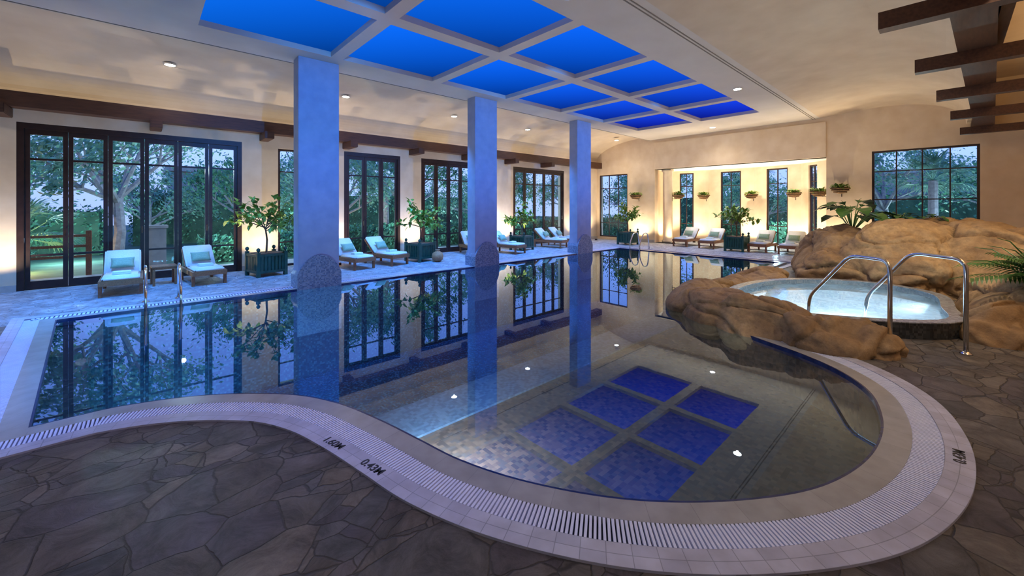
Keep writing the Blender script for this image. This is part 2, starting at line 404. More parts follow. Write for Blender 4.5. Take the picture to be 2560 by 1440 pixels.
outer = [(-6,-4),(16.5,-4)] + [(p.x,p.y) for p in reversed(BAY)] + [(16.5,11.8),(-6,11.8)]
bm = poly_fill([outer, [(p.x,p.y) for p in O3], [(p.x,p.y) for p in offset(S,.06)]], 0)
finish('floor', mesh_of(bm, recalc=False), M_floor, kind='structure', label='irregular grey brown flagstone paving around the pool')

def slab(A, B, z0, z1, mat, name, label=None, category=None, parent=None):
    bm = bmesh.new(); n = len(A); uvl = bm.loops.layers.uv.new('UVMap')
    arc = [0]
    for i in range(n): arc.append(arc[-1]+(A[(i+1)%n]-A[i]).length)
    wd = (B[5]-A[5]).length
    def rg(P, z): return [bm.verts.new((p.x,p.y,z)) for p in P]
    a1, b1, a0, b0 = rg(A,z1), rg(B,z1), rg(A,z0), rg(B,z0)
    for i in range(n):
        j = (i+1)%n
        f = bm.faces.new((a1[i],a1[j],b1[j],b1[i]))
        for lp, uvv in zip(f.loops, ((arc[i],0),(arc[i+1],0),(arc[i+1],wd),(arc[i],wd))): lp[uvl].uv = uvv
        bm.faces.new((a0[i],b0[i],b0[j],a0[j]))
        for q in ((a0[i],a0[j],a1[j],a1[i]), (b0[i],b1[i],b1[j],b0[j])):
            f = bm.faces.new(q)
            for lp in f.loops: lp[uvl].uv = (arc[i]+.01,.02)
    return finish(name, mesh_of(bm), mat, label=label, category=category, parent=parent)

basin = finish('pool_basin', None, label='mosaic-lined freeform indoor swimming pool basin', category='swimming pool')
E0 = offset(W, .014)
slab(O2, O3, -.1, .012, M_coping, 'outer_coping', parent=basin)
slab(E0, O1, -.1, .008, M_copin2, 'inner_coping', parent=basin)
slab(W, E0, -.1, .008, M_blue_edge, 'edge_tile', parent=basin)
bm = ring_mesh(O1, O2, -.03); finish('gutter_channel', mesh_of(bm), M_dark, parent=basin)
bm = ring_mesh(W, W, -.09, -1.7); finish('basin_wall', mesh_of(bm), M_mos_deep, parent=basin)
bm = poly_fill([[(p.x,p.y) for p in W]], -1.7); finish('deep_floor', mesh_of(bm, recalc=False), M_mos_deep, parent=basin)
YS = 3.2
sh = [p for p in curve if p.y < YS]
sx0, sx1 = sh[-1].x, sh[0].x
poly = [(sx0-.05, YS+.02)] + [(sx1+.25, YS+.02)] + [(p.x,p.y) for p in sh]
bm = poly_fill([poly], -.48); finish('shallow_floor', mesh_of(bm, recalc=False), M_mos_shal, parent=basin)
stepL = [p for p in curve if YS <= p.y <= YS+.60 and p.x < 3]
q = [(p.x,p.y) for p in stepL] + [(stepL[-1].x,YS+.60),(12.0,YS+.60),(12.0,YS+.1),(sx1,YS)]
bm = bmesh.new()
a = [bm.verts.new((x,y,-.46)) for x,y in q]; b = [bm.verts.new((x,y,-1.69)) for x,y in q]
bm.faces.new(a)
for k in range(len(q)): bm.faces.new((a[k],a[(k+1)%len(q)],b[(k+1)%len(q)],b[k]))
bmesh.ops.triangulate(bm, faces=[f for f in bm.faces if len(f.verts) > 4])
finish('shallow_step', mesh_of(bm), M_mos_band, parent=basin)
bm = bmesh.new()
ir = offset(W, -.012)
vs = [(bm.verts.new((p.x,p.y,-.06)), bm.verts.new((p.x,p.y,-.47))) for p in ir if p.y < YS-.02]
for i in range(len(vs)-1): bm.faces.new((vs[i][0], vs[i+1][0], vs[i+1][1], vs[i][1]))
finish('shallow_wall', mesh_of(bm), M_mos_shal, parent=basin)
bm = bmesh.new()
q = [(FL.x,FL.y),(NL.x,NL.y),(NL.x+.30,NL.y),(FL.x+.26,FL.y)]
a = [bm.verts.new((x,y,-.14)) for x,y in q]; b = [bm.verts.new((x,y,-1.7)) for x,y in q]
bm.faces.new(a)
for k in range(4): bm.faces.new((a[k],a[(k+1)%4],b[(k+1)%4],b[k]))
finish('submerged_ledge', mesh_of(bm), M_mos_shal, parent=basin)

bm = poly_fill([[(p.x,p.y) for p in W]], -.014)
finish('pool_water', mesh_of(bm, recalc=False), M_water, label='still reflective water surface of the swimming pool', category='water')

def grating(path, pitch, w, off0, off1):
    bm = bmesh.new(); acc = 0
    for i in range(len(path)-1):
        a, b = path[i], path[i+1]; l = (b-a).length
        t = (b-a).normalized(); n = Vector((-t.y, t.x)); s = acc
        while s < l:
            p = a+t*s
            q = [p+t*uu+n*vv for (uu, vv) in ((-w/2,off0),(w/2,off0),(w/2,off1),(-w/2,off1))]
            v0 = [bm.verts.new((c.x,c.y,-.015)) for c in q]; v1 = [bm.verts.new((c.x,c.y,.008)) for c in q]
            bm.faces.new(v1)
            for k in range(4): bm.faces.new((v0[k], v0[(k+1)%4], v1[(k+1)%4], v1[k]))
            s += pitch
        acc = s-l
    return mesh_of(bm)
mid = offset(W, .235)
i0 = 3+len(rockC)*8-8
gm = mid[i0-6:]
finish('pool_grating', grating(gm, .0225, .0135, -.074, .074), M_grate, label='white plastic overflow grating curving round the shallow end', category='drain grating')
finish('pool_grating', grating([mid[-1], mid[0]], .030, .019, -.074, .074), M_grate, label='straight white overflow grating along the short pool end', category='drain grating')
finish('pool_grating', grating([mid[0], mid[1]], .045, .028, -.072, .072), M_grate, label='straight white overflow grating along the terrace edge', category='drain grating')

def text(s, px, py, size, lab):
    best = min(range(len(W)), key=lambda i: (W[i]-Vector((px,py))).length)
    nrm = (O3[best]-W[best]).normalized()
    p = W[best]+nrm*.375
    up = -nrm; right = Vector((up.y, -up.x))
    cu = bpy.data.curves.new('t', 'FONT'); cu.body = s; cu.size = size; cu.align_x = 'CENTER'; cu.align_y = 'CENTER'; cu.extrude = .0008; cu.offset = .0014
    tmp = bpy.data.objects.new('t', cu); COL.objects.link(tmp)
    bpy.context.view_layer.update()
    me = bpy.data.meshes.new_from_object(tmp.evaluated_get(bpy.context.evaluated_depsgraph_get()))
    bpy.data.objects.remove(tmp)
    M = Matrix(((right.x,up.x,0,p.x),(right.y,up.y,0,p.y),(0,0,1,.0135),(0,0,0,1)))
    finish('depth_marking', me, M_txt, M=M, label=lab, category='sign')
text("1.60M", 1.30, 2.86, .078, 'dark depth marking reading 1.60M on the pool edge')
text("0.43M", 1.41, 2.44, .078, 'dark depth marking reading 0.43M on the pool edge')
text("0.43M", 3.80, .335, .078, 'dark depth marking reading 0.43M beside the curved end')

# ------------------------------------------------------------ walls
def wall(name, Lh, H, T, holes, M, mat, label):
    us = sorted({0, Lh} | {h[0] for h in holes} | {h[1] for h in holes})
    vs = sorted({-.1, H} | {h[2] for h in holes} | {h[3] for h in holes})
    bm = bmesh.new()
    for i in range(len(us)-1):
        for j in range(len(vs)-1):
            cu, cv = (us[i]+us[i+1])/2, (vs[j]+vs[j+1])/2
            if any(h[0] < cu < h[1] and h[2] < cv < h[3] for h in holes): continue
            box(bm, us[i], us[i+1], 0, T, vs[j], vs[j+1])
    return finish(name, mesh_of(bm), mat, M=M, kind='structure', label=label)
DOORS = [(-1.76,1.78,6),(4.25,6.0,3),(6.75,8.95,4),(10.88,14.0,5)]
Lw = [(a+6, b+6, 0, 3.18) for a, b, n in DOORS] + [(2.57+6, 3.55+6, 0, 3.1)]
wall('wall_left', 22.5, 5.3, .35, Lw, RZ(-6, 11.8, 0, 0), M_wall, 'cream plaster wall with tall glazed doors')
Bw = [(11.8-11.65, 11.8-10.1, .12, 3.1), (11.8-8.75, 11.8-2.75, 0, 3.2), (11.8-1.63, 11.8+.54, 1.1, 3.28)]
wall('wall_back', 15.8, 5.3, .3, Bw, RZ(16.5, 11.8, 0, -90), M_wall, 'cream plaster end wall with wide alcove opening')
wall('wall_right', 22.5, 5.3, .3, [], RZ(16.5, -4, 0, 180), M_wall, 'plain cream plaster wall')
wall('wall_front', 15.8, 5.3, .3, [], RZ(-6, -4, 0, 90), M_wall, 'plain cream plaster wall')
def window(name, M, w, z0, z1, cols, rows, T=.07, fr=.055, mb=.03):
    b = [(0,fr,.05,.05+T,z0,z1),(w-fr,w,.05,.05+T,z0,z1),(fr,w-fr,.05,.05+T,z1-fr,z1),(fr,w-fr,.05,.05+T,z0,z0+fr)]
    for i in range(1, cols):
        u = w*i/cols; b.append((u-mb/2,u+mb/2,.06,.04+T,z0+fr,z1-fr))
    for h in rows: b.append((fr,w-fr,.065,.035+T,h-mb/2,h+mb/2))
    ob = finish(name, boxmesh(b), M_frame, M=M, kind='structure', label='dark framed multi-pane window looking to the garden')
    finish('glass_pane', boxmesh([(fr*.5,w-fr*.5,.082,.088,z0+fr*.5,z1-fr*.5)]), M_glass, parent=ob)
    return ob
wn = 1
facets = [(0,None,.5),(1,.58,.5),(2,.8,.5),(3,.8,.5),(4,.42,.40),(5,None,.5)]
for idx, ww, cf in facets:
    a, b = BAY[idx].copy(), BAY[idx+1].copy()
    if idx == 0: a = Vector((16.79, 8.75+.2*.29/1.4))
    if idx == 5: b = Vector((16.79, 2.75))
    d = b-a; l = d.length; ang = math.degrees(math.atan2(d.y, d.x))
    holes = []
    if ww: holes = [(l*cf-ww/2, l*cf+ww/2, .06, 3.1)]
    wall('wall_alcove', l, 3.3, .15, holes, RZ(a.x,a.y,0,ang), M_wall, 'cream plaster alcove wall segment')
    if ww:
        window('window_%d'%wn, RZ(a.x,a.y,0,ang) @ Matrix.Translation((l*cf-ww/2,0,0)), ww, .06, 3.1, 2, [.8, 2.5]); wn += 1
window('window_%d'%wn, RZ(16.5, 11.65, 0, -90), 1.55, .12, 3.1, 3, [.8, 2.45]); wn += 1
window('window_%d'%wn, RZ(16.5, 1.63, 0, -90), 2.17, 1.1, 3.28, 4, [1.8, 2.65]); wn += 1
window('window_%d'%wn, RZ(2.57, 11.8, 0, 0), .98, 0.02, 3.1, 2, [.65, 2.5]); wn += 1
for k, (a, b, n) in enumerate(DOORS):
    w_ = b-a
    fr = finish('door_%d'%(k+1), boxmesh([(0,.09,.0,.14,.0,3.18),(w_-.09,w_,.0,.14,0,3.18),(.09,w_-.09,.0,.14,3.07,3.18),(.09,w_-.09,.04,.14,0.0,.02)]),
                M_frame, M=RZ(a,11.8,0,0), kind='structure', label='row of dark framed folding glass doors')
    lw = (w_-.18)/n
    for i in range(n):
        u0 = .09+lw*i+.004; u1 = u0+lw-.008; s = .065
        bx = [(u0,u0+s,.04,.09,.02,3.07),(u1-s,u1,.04,.09,.02,3.07),(u0+s,u1-s,.04,.09,2.97,3.07),(u0+s,u1-s,.04,.09,.02,.16),
              (u0+s,u1-s,.05,.08,.63,.67),(u0+s,u1-s,.05,.08,2.48,2.52)]
        lf = finish('door_leaf', boxmesh(bx), M_frame, parent=fr)
        finish('glass_pane', boxmesh([(u0+s*.6,u1-s*.6,.062,.068,.1,3.0)]), M_glass, parent=lf)
        if i % 2 == 0:
            bm = bmesh.new(); tube(bm, [(u1-.035,.04,1.02),(u1-.035,.005,1.02),(u1-.035,.005,1.16),(u1-.035,.04,1.16)], .008, 6)
            finish('handle', mesh_of(bm), M_chrome, parent=lf)
finish('trim_1', boxmesh([(16.44,16.5,2.75,8.75,3.2,4.36)]), M_wall, kind='structure', label='raised plaster panel above the alcove')
bm = bmesh.new(); lathe(bm, [(.24,0),(.24,.10),(.20,.12),(.20,3.08),(.25,3.12),(.25,3.2)], 28)
finish('alcove_pillar', mesh_of(bm), M_wall, M=RZ(16.95,8.38,0,0), smooth=True, label='round cream plaster pillar at the alcove corner', category='pillar')
finish('trim_2', boxmesh([(-6,16.5,11.5,11.8,3.42,3.70)]), M_wood, kind='structure', label='dark timber beam running along the wall')
for i, x in enumerate([-1.9,.19,2.25,4.3,6.4,8.45,10.5,12.55,14.6]):
    finish('beam_bracket', boxmesh([(x-.1,x+.1,11.15,11.8,3.24,3.415)], .01), M_wood, label='dark timber bracket under the wall beam', category='beam bracket', group='brackets of the wall beam')
segs = [(-6,-1.76),(1.78,2.57),(3.55,4.25),(6.0,6.75),(8.95,10.88),(14.0,16.5)]
finish('baseboard_left', boxmesh([(a,b,11.77,11.8,0,.12) for a,b in segs]), M_stone, kind='structure')
finish('baseboard_back', boxmesh([(16.47,16.5,8.75,10.1,0,.12),(16.47,16.5,-4,2.75,0,.12)]), M_stone, kind='structure')

# ------------------------------------------------------------ ceiling
def profile(pts, x0, x1, name, mat, label):
    bm = bmesh.new()
    a = [bm.verts.new((x0,y,z)) for y,z in pts]; b = [bm.verts.new((x1,y,z)) for y,z in pts]
    for i in range(len(pts)-1): bm.faces.new((a[i],b[i],b[i+1],a[i+1]))
    return finish(name, mesh_of(bm), mat, kind='structure', label=label)
left_pts = [(11.8,3.8)] + [(11.8-2.75*(1-math.cos(t)), 3.8+.86*math.sin(t)) for t in [math.pi/2*k/20 for k in range(1,21)]] + [(9.05,4.5)]
c = profile(left_pts, -6, 16.5, 'ceiling_vault_left', M_ceilw, 'curved plaster ceiling vault beside the central ceiling')
right_pts = [(2.9,4.5)] + [(2.9-3.2*math.sin(t), 4.50 - .68*(1-math.cos(t))**1.3+.18*math.sin(2*t)) for t in [math.pi/2*k/20 for k in range(1,21)]] + [(-.45,3.82),(-.45,4.95),(-4,4.95)]
c = profile(right_pts, -6, 16.5, 'ceiling_vault_right', M_ceilw, 'curved plaster ceiling vault over the rock garden')
SX = [(0.64+2.27*i, 0.64+2.27*i+2.04) for i in range(6)]
SY = [(3.98,5.76),(6.04,8.14)]
bm = bmesh.new()
us = sorted({-6,16.5}|{a for s in SX for a in s}); vs = sorted({2.9,9.05}|{a for s in SY for a in s})
for i in range(len(us)-1):
    for j in range(len(vs)-1):
        cu, cv = (us[i]+us[i+1])/2, (vs[j]+vs[j+1])/2
        hole = any(s[0]<cu<s[1] for s in SX) and any(s[0]<cv<s[1] for s in SY)
        if not hole: box(bm, us[i],us[i+1],vs[j],vs[j+1],4.5,4.95)
finish('ceiling', mesh_of(bm), M_ceil, kind='structure', label='flat cream ceiling with a grid of skylight openings')
for s in SX:
    for t in SY:
        finish('skylight_panel', boxmesh([(s[0]+.002,s[1]-.002,t[0]+.002,t[1]-.002,4.60,4.63)]), M_sky, label='glowing blue square skylight panel set in the ceiling grid', category='skylight', group='skylight panels')
finish('ceiling_roof', boxmesh([(-6.3,19.2,-4.3,12.1,5.32,5.42)]), M_ceil, kind='structure', label='roof slab over the whole pool hall')
finish('trim_3', boxmesh([(-6,16.5,8.985,9.015,4.494,4.5)]), M_slot, kind='structure', label='thin dark ceiling shadow gap')
finish('trim_4', boxmesh([(-6,16.5,3.03,3.05,4.494,4.5),(-6,16.5,3.09,3.11,4.494,4.5)]), M_slot, kind='structure', label='brown linear air vent in the ceiling')
bm = poly_fill([[(p.x,p.y) for p in BAY]], 3.2)
finish('ceiling_alcove', mesh_of(bm, recalc=False), M_soff, kind='structure', label='flat white soffit of the alcove')

# ------------------------------------------------------------ columns
for xr in (2.95, 7.2, 11.5):
    x0 = xr-.76
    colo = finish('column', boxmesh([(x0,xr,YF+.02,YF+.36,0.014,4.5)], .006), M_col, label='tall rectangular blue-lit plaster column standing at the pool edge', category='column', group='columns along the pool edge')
    bm = bmesh.new()
    prof = [(x0-.03,-.9)]
    for k in range(33):
        t = k/32; x = x0-.03+.82*t; e = abs(2*t-1)
        prof.append((x, .26+.38*(1-e**2)**.8))
    prof.append((xr+.03,-.9))
    f = [bm.verts.new((x,YF-.03,z)) for x,z in prof]; g = [bm.verts.new((x,YF+.42,z)) for x,z in prof]
    bm.faces.new(f); bm.faces.new(g[::-1])
    for i in range(len(prof)): bm.faces.new((f[i], f[(i+1)%len(prof)], g[(i+1)%len(prof)], g[i]))
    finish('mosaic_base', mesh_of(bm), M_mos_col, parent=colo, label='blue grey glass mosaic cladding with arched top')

# ------------------------------------------------------------ pergola
per = finish('ceiling_pergola', None, label='dark brown timber pergola beams below the vaulted ceiling', category='pergola')
def obeam(p0, p1, wd, z0, z1):
    p0, p1 = Vector(p0), Vector(p1); t = (p1-p0).normalized(); n = Vector((-t.y,t.x))*wd/2
    bm = bmesh.new()
    q = [p0-n, p1-n, p1+n, p0+n]
    a = [bm.verts.new((v.x,v.y,z0)) for v in q]; b = [bm.verts.new((v.x,v.y,z1)) for v in q]
    bm.faces.new(a[::-1]); bm.faces.new(b)
    for k in range(4): bm.faces.new((a[k],a[(k+1)%4],b[(k+1)%4],b[k]))
    return mesh_of(bm)
finish('beam', obeam((-2,.22),(16.5,-.62),.34,3.66,3.90), M_wood, parent=per)
finish('fascia_board', obeam((-6,-.42),(16.5,-.42),.10,3.74,4.2), M_wood, parent=per)
for x, y in ((3.3,.75),(5.75,.52),(8.0,.34),(10.4,.17),(12.9,.0),(15.8,-.17)):
    finish('rafter', obeam((x+.1,y),(x+.1,y-3.6),.16,3.48,3.66), M_wood, parent=per)

# ------------------------------------------------------------ loungers
def lounger(x, y, deg, lab, back=44, sc=.80):
    M = RZ(x,y,0,deg) @ Matrix.Scale(sc,4)
    ro = finish('sun_lounger', None, M=M, label=lab, category='lounger', group='teak sun loungers round the pool')
    bx = [(-.36,-.31,-.82,.72,.25,.36),(.31,.36,-.82,.72,.25,.36),(-.36,.36,-.85,-.80,.25,.36)]
    for i in range(12): bx.append((-.31,.31,-.78+i*.125,-.70+i*.125,.29,.315))
    bx.append((-.36,.36,.68,.73,.25,.36))
    finish('frame', boxmesh(bx), M_teak, parent=ro)
    for lx in (-.33,.33):
        for ly in (-.76,.62):
            finish('leg', boxmesh([(lx-.032,lx+.032,ly-.032,ly+.032,0,.26)],.004), M_teak, parent=ro)
    finish('seat_cushion', boxmesh([(-.31,.31,-.82,.13,.335,.44)], .03), M_cush, parent=ro, smooth=True)
    me = boxmesh([(-.32,.32,0,.74,-.05,.055)], .03)
    R = Matrix.Translation((0,.13,.38)) @ Matrix.Rotation(math.radians(back),4,'X')
    me.transform(R); finish('backrest_cushion', me, M_cush, parent=ro, smooth=True)
    me = boxmesh([(-.33,.33,0,.72,-.085,-.055)]); me.transform(R)
    finish('backrest', me, M_teak, parent=ro)
    bm = bmesh.new(); bmesh.ops.create_cube(bm, size=1); bmesh.ops.subdivide_edges(bm, edges=bm.edges[:], cuts=7, use_grid_fill=True)
    for v in bm.verts:
        px, pz, pt = v.co.x*2, v.co.y*2, v.co.z
        k = (1-px**4)*(1-pz**4)
        v.co = Vector((v.co.x*.42*(1-.06*(1-pz*pz)), v.co.y*.28*(1-.06*(1-px*px)), pt*.13*(.12+.88*max(0,k)**.6)))
    a = math.radians(back+6)
    Mp = M @ Matrix.Translation((0,.13,.38)) @ Matrix.Rotation(a,4,'X') @ Matrix.Translation((0,.24,.125))
    finish('pillow', mesh_of(bm), M_pill, M=Mp, smooth=True, label='pale green cushion leaning on a lounger backrest', category='pillow', group='green lounger pillows')
    me = boxmesh([(-.16,.16,-.11,.11,0,.03),(-.155,.155,-.105,.105,.03,.06)], .008)
    finish('folded_towel', me, M_towel, M=M @ Matrix.Translation((0,-.35,.445)), label='folded pale mint towel on a lounger seat', category='towel', group='folded towels')
LB = 'teak sun lounger with white cushions by the glazed doors'
for x,y,dg in ((-.30,10.6,0),(.92,10.8,6),(4.0,10.6,10),(4.95,10.65,14),(8.2,10.9,-15),(9.2,10.35,10),(11.7,10.6,14),(12.6,10.7,14)):
    lounger(x,y,dg,LB)
for y in (7.2,6.2,4.5,3.6):
    lounger(16.2,y,-90,'teak sun lounger with white cushions before the alcove')
def side_table(x,y,dg=0):
    ro = finish('side_table', None, M=RZ(x,y,0,dg), label='low square teak side table between loungers', category='side table')
    finish('top', boxmesh([(-.2,.2,-.2+i*.082,-.2+i*.082+.072,.36,.385) for i in range(5)]+[(-.19,.19,-.19,-.15,.32,.36),(-.19,.19,.16,.2,.32,.36)]), M_teak, parent=ro)
    for a in (-.17,.17):
        for b in (-.17,.17): finish('leg', boxmesh([(a-.02,a+.02,b-.02,b+.02,0,.36)]), M_teak, parent=ro)
side_table(.3,10.9,5)

# ------------------------------------------------------------ plants
def add_leaf(bm, p, d, up, ln, wd, bend=.25):
    d = d.normalized(); s = d.cross(up)
    if s.length < 1e-3: s = d.cross(Vector((1,0,0)))
    s.normalize(); n = s.cross(d)
    p1 = p+d*ln*.35+n*ln*.04; p2 = p+d*ln*.7-n*ln*bend*.3; p3 = p+d*ln-n*ln*bend
    a = bm.verts.new(p); b = bm.verts.new(p1+s*wd*.5+n*wd*.1); c = bm.verts.new(p2+s*wd*.42+n*wd*.08); t = bm.verts.new(p3)
    e = bm.verts.new(p2-s*wd*.42+n*wd*.08); f = bm.verts.new(p1-s*wd*.5+n*wd*.1); m1 = bm.verts.new(p1); m2 = bm.verts.new(p2)
    bm.faces.new((a,b,m1)); bm.faces.new((a,m1,f)); bm.faces.new((m1,b,c,m2)); bm.faces.new((m1,m2,e,f)); bm.faces.new((m2,c,t)); bm.faces.new((m2,t,e))
def rv(z=0):
    v = Vector((random.gauss(0,1),random.gauss(0,1),random.gauss(0,1)+z)); return v.normalized()
def citrus(h, spread, seed, nb=11, nl=26):
    random.seed(seed)
    bt = bmesh.new(); bl = bmesh.new()
    base = .52; fork = base+(h-base)*.36
    top = Vector((random.uniform(-.04,.04),random.uniform(-.04,.04),fork))
    tube(bt, [(0,0,base),(.02,.01,(base+fork)/2),top], [.024,.02,.017], 7)
    for i in range(nb):
        a = 2*math.pi*i/nb+random.uniform(-.3,.3); el = random.choice((random.uniform(.05,.6),random.uniform(.6,1.35)))
        d = Vector((math.cos(a)*math.cos(el),math.sin(a)*math.cos(el),math.sin(el)*.9))
        ln = spread*random.uniform(.75,1.15)*(1 if el<.8 else (h-fork)/spread*.85)
        st = top-Vector((0,0,random.uniform(0,.1)))
        m = st+d*ln*.5+Vector((0,0,.05)); e = st+d*ln
        tube(bt, [st,m,e], [.012,.009,.004], 5)
        for k in range(nl):
            t = random.uniform(.3,1.05); p = st.lerp(m, t*2) if t < .5 else m.lerp(e,(t-.5)*2)
            p = p+rv()*.07
            dd = (d*.5+rv(.15)).normalized()
            add_leaf(bl, p, dd, Vector((0,0,1)), random.uniform(.12,.21), random.uniform(.07,.11))
    return mesh_of(bt), mesh_of(bl, recalc=False)
def planter(x,y,deg,h,spread,seed,sc=1):
    ro = finish('potted_tree', None, M=RZ(x,y,0,deg)@Matrix.Scale(sc,4), label='leafy citrus tree in a square dark green wooden planter box', category='potted plant', group='potted trees along the pool terrace')
    w_ = .29
    bx = [(-w_,w_,-w_,w_,.08,.50)]
    for s in (-1,1):
        for i in range(7):
            u = -w_+.05+i*.075
            bx.append((u,u+.05, s*(w_+.008)-.01, s*(w_+.008)+.01,.12,.47)); bx.append((s*(w_+.008)-.01, s*(w_+.008)+.01,u,u+.05,.12,.47))
        for z in (.09,.46):
            bx.append((-w_,w_,s*(w_+.012)-.016,s*(w_+.012)+.016,z,z+.05)); bx.append((s*(w_+.012)-.016,s*(w_+.012)+.016,-w_,w_,z,z+.05))
    finish('planter_box', boxmesh(bx), M_green, parent=ro)
    for a in (-w_,w_):
        for b in (-w_,w_):
            bm = bmesh.new(); box(bm,a-.035,a+.035,b-.035,b+.035,0,.56)
            lathe(bm,[(.012,.555),(.02,.575),(.038,.60),(.04,.62),(.028,.65),(.006,.665)],12,a,b)
            finish('post', mesh_of(bm), M_green, parent=ro)
    finish('soil', boxmesh([(-w_+.02,w_-.02,-w_+.02,w_-.02,.5,.525)]), M_trunk, parent=ro)
    t,l = citrus(h,spread,seed)
    finish('trunk', t, M_trunk, parent=ro); finish('foliage', l, M_leaf, parent=ro)
planter(2.10,10.75,12,2.15,.78,3)
planter(5.98,10.5,12,1.9,.66,5)
planter(10.2,10.6,12,1.85,.62,8)
planter(14.9,9.1,0,1.95,.6,13)
planter(15.6,5.15,0,1.85,.65,21)
bm = bmesh.new(); lathe(bm,[(.08,0),(.15,.06),(.17,.15),(.14,.25),(.07,.29),(.05,.32),(.075,.345),(.06,.345)],20)
finish('clay_jar', mesh_of(bm), M_clay, M=RZ(6.25,10.0,0,0), smooth=True, label='small round terracotta jar on the terrace', category='jar')

def hanging(x,y,z,nx,ny,seed):
    random.seed(seed)
    ro = finish('hanging_basket', None, M=Matrix.Translation((x,y,z)), label='wicker basket of trailing green plants mounted on the wall', category='hanging basket', group='wall hung plant baskets')
    bm = bmesh.new(); lathe(bm,[(.04,-.16),(.14,-.13),(.21,-.06),(.24,0),(.25,.03),(.22,.03)],20)
    for zz,rr_ in ((-.12,.165),(-.06,.22),(0,.25)): tube(bm,[(rr_*math.cos(a),rr_*math.sin(a),zz) for a in [2*math.pi*k/16 for k in range(17)]], .012, 5)
    finish('basket', mesh_of(bm), M_basket, parent=ro)
    bl = bmesh.new()
    for i in range(170):
        a = random.uniform(0,6.28); r = random.uniform(0,.22); p = Vector((r*math.cos(a),r*math.sin(a),.02+random.uniform(0,.09)))
        d = Vector((math.cos(a),math.sin(a),random.uniform(-.4,1.3)))
        add_leaf(bl,p,d+rv()*.5,Vector((0,0,1)),random.uniform(.07,.14),.05,.35)
    finish('foliage', mesh_of(bl,recalc=False), M_leaf, parent=ro)
    bm = bmesh.new(); tube(bm,[(0,0,-.15),(nx*.28,ny*.28,-.15)],.012,6); tube(bm,[(nx*.28,ny*.28,-.25),(nx*.28,ny*.28,.1)],.012,6)
    finish('bracket', mesh_of(bm), M_frame, parent=ro)
for i,(x,y,z,nx,ny) in enumerate([(16.2,9.5,2.06,1,0),(16.95,7.9,2.06,0,1),(18.2,7.35,2.06,1,0),(18.3,5.5,2.06,1,0),(17.9,3.95,2.08,1,0),(17.1,3.05,2.08,0,-1),(16.2,2.35,2.15,1,0),(14.45,11.5,2.1,0,1),(9.0,11.5,2.2,0,1)]):
    hanging(x,y,z,nx,ny,i+1)

# ------------------------------------------------------------ rocks
def rocks(name, els, lab, vox=.055, seed=0, amp=.10, cat='rock', it=18, cut=(.64,.90), ncut=8, blk=.75):
    rg = random.Random(seed*17+3)
    bm = bmesh.new()
    for (x,y,z,rx,ry,rz) in els:
        planes = []
        for k in range(ncut):
            v = Vector((rg.gauss(0,1),rg.gauss(0,1),rg.gauss(0,.8)+.25)).normalized()
            planes.append((v, rg.uniform(*cut)))
        tmpb = bmesh.new()
        bmesh.ops.create_icosphere(tmpb, subdivisions=4, radius=1.07)
        idx = {}
        for v in tmpb.verts:
            p = v.co.copy()
            for n_, d_ in planes:
                s_ = p.dot(n_)-d_
                if s_ > 0: p = p-n_*s_*.92
            idx[v] = bm.verts.new((x+p.x*rx, y+p.y*ry, z+p.z*rz))
        for f in tmpb.faces: bm.faces.new([idx[v] for v in f.verts])
        tmpb.free()
    me = mesh_of(bm)
    tmp = bpy.data.objects.new('tmp', me); COL.objects.link(tmp)
    md = tmp.modifiers.new('r','REMESH'); md.mode = 'VOXEL'; md.voxel_size = vox
    sm = tmp.modifiers.new('s','SMOOTH'); sm.iterations = it; sm.factor = .6
    bpy.context.view_layer.update()
    me2 = bpy.data.meshes.new_from_object(tmp.evaluated_get(bpy.context.evaluated_depsgraph_get()))
    bpy.data.objects.remove(tmp)
    nr = [v.normal.copy() for v in me2.vertices]
    for v, n in zip(me2.vertices, nr):
        p = v.co+Vector((seed,0,0))
        wv = Vector((noise.noise(p*1.0),noise.noise(p*1.0+Vector((9,0,0))),noise.noise(p*1.0+Vector((0,9,0)))))
        q = p+wv*.55
        st = noise.noise(Vector((q.x*.5+q.z,q.y*.5,q.z*3.4)))
        vd = noise.voronoi(Vector((q.x*blk,q.y*blk,q.z*blk*1.8)))[0]
        cr = min(1, (vd[1]-vd[0])*15)
        q2 = q+wv*.4
        vd2 = noise.voronoi(Vector((q2.x*1.9,q2.y*1.9,q2.z*3.2)))[0]
        cr2 = min(1, (vd2[1]-vd2[0])*12)
        fine = noise.fractal(p*3.5, .9, 2.1, 4)
        v.co = v.co+n*(amp*.36*st - amp*.55*(1-cr) - amp*.20*(1-cr2) + amp*.16*fine)
    for v in me2.vertices:
        if v.co.z < -.3: v.co.z = -.3
    return finish(name, me2, M_rock, smooth=True, label=lab, category=cat)
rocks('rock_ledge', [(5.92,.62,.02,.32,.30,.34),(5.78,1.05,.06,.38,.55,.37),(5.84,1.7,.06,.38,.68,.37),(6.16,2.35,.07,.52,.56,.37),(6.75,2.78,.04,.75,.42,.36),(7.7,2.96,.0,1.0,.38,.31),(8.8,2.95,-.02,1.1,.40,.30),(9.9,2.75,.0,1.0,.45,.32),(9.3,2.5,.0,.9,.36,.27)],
      'craggy golden tan sandstone ledge curving between the pool and hot tub', seed=1, amp=.11, vox=.028, it=7, blk=.9)
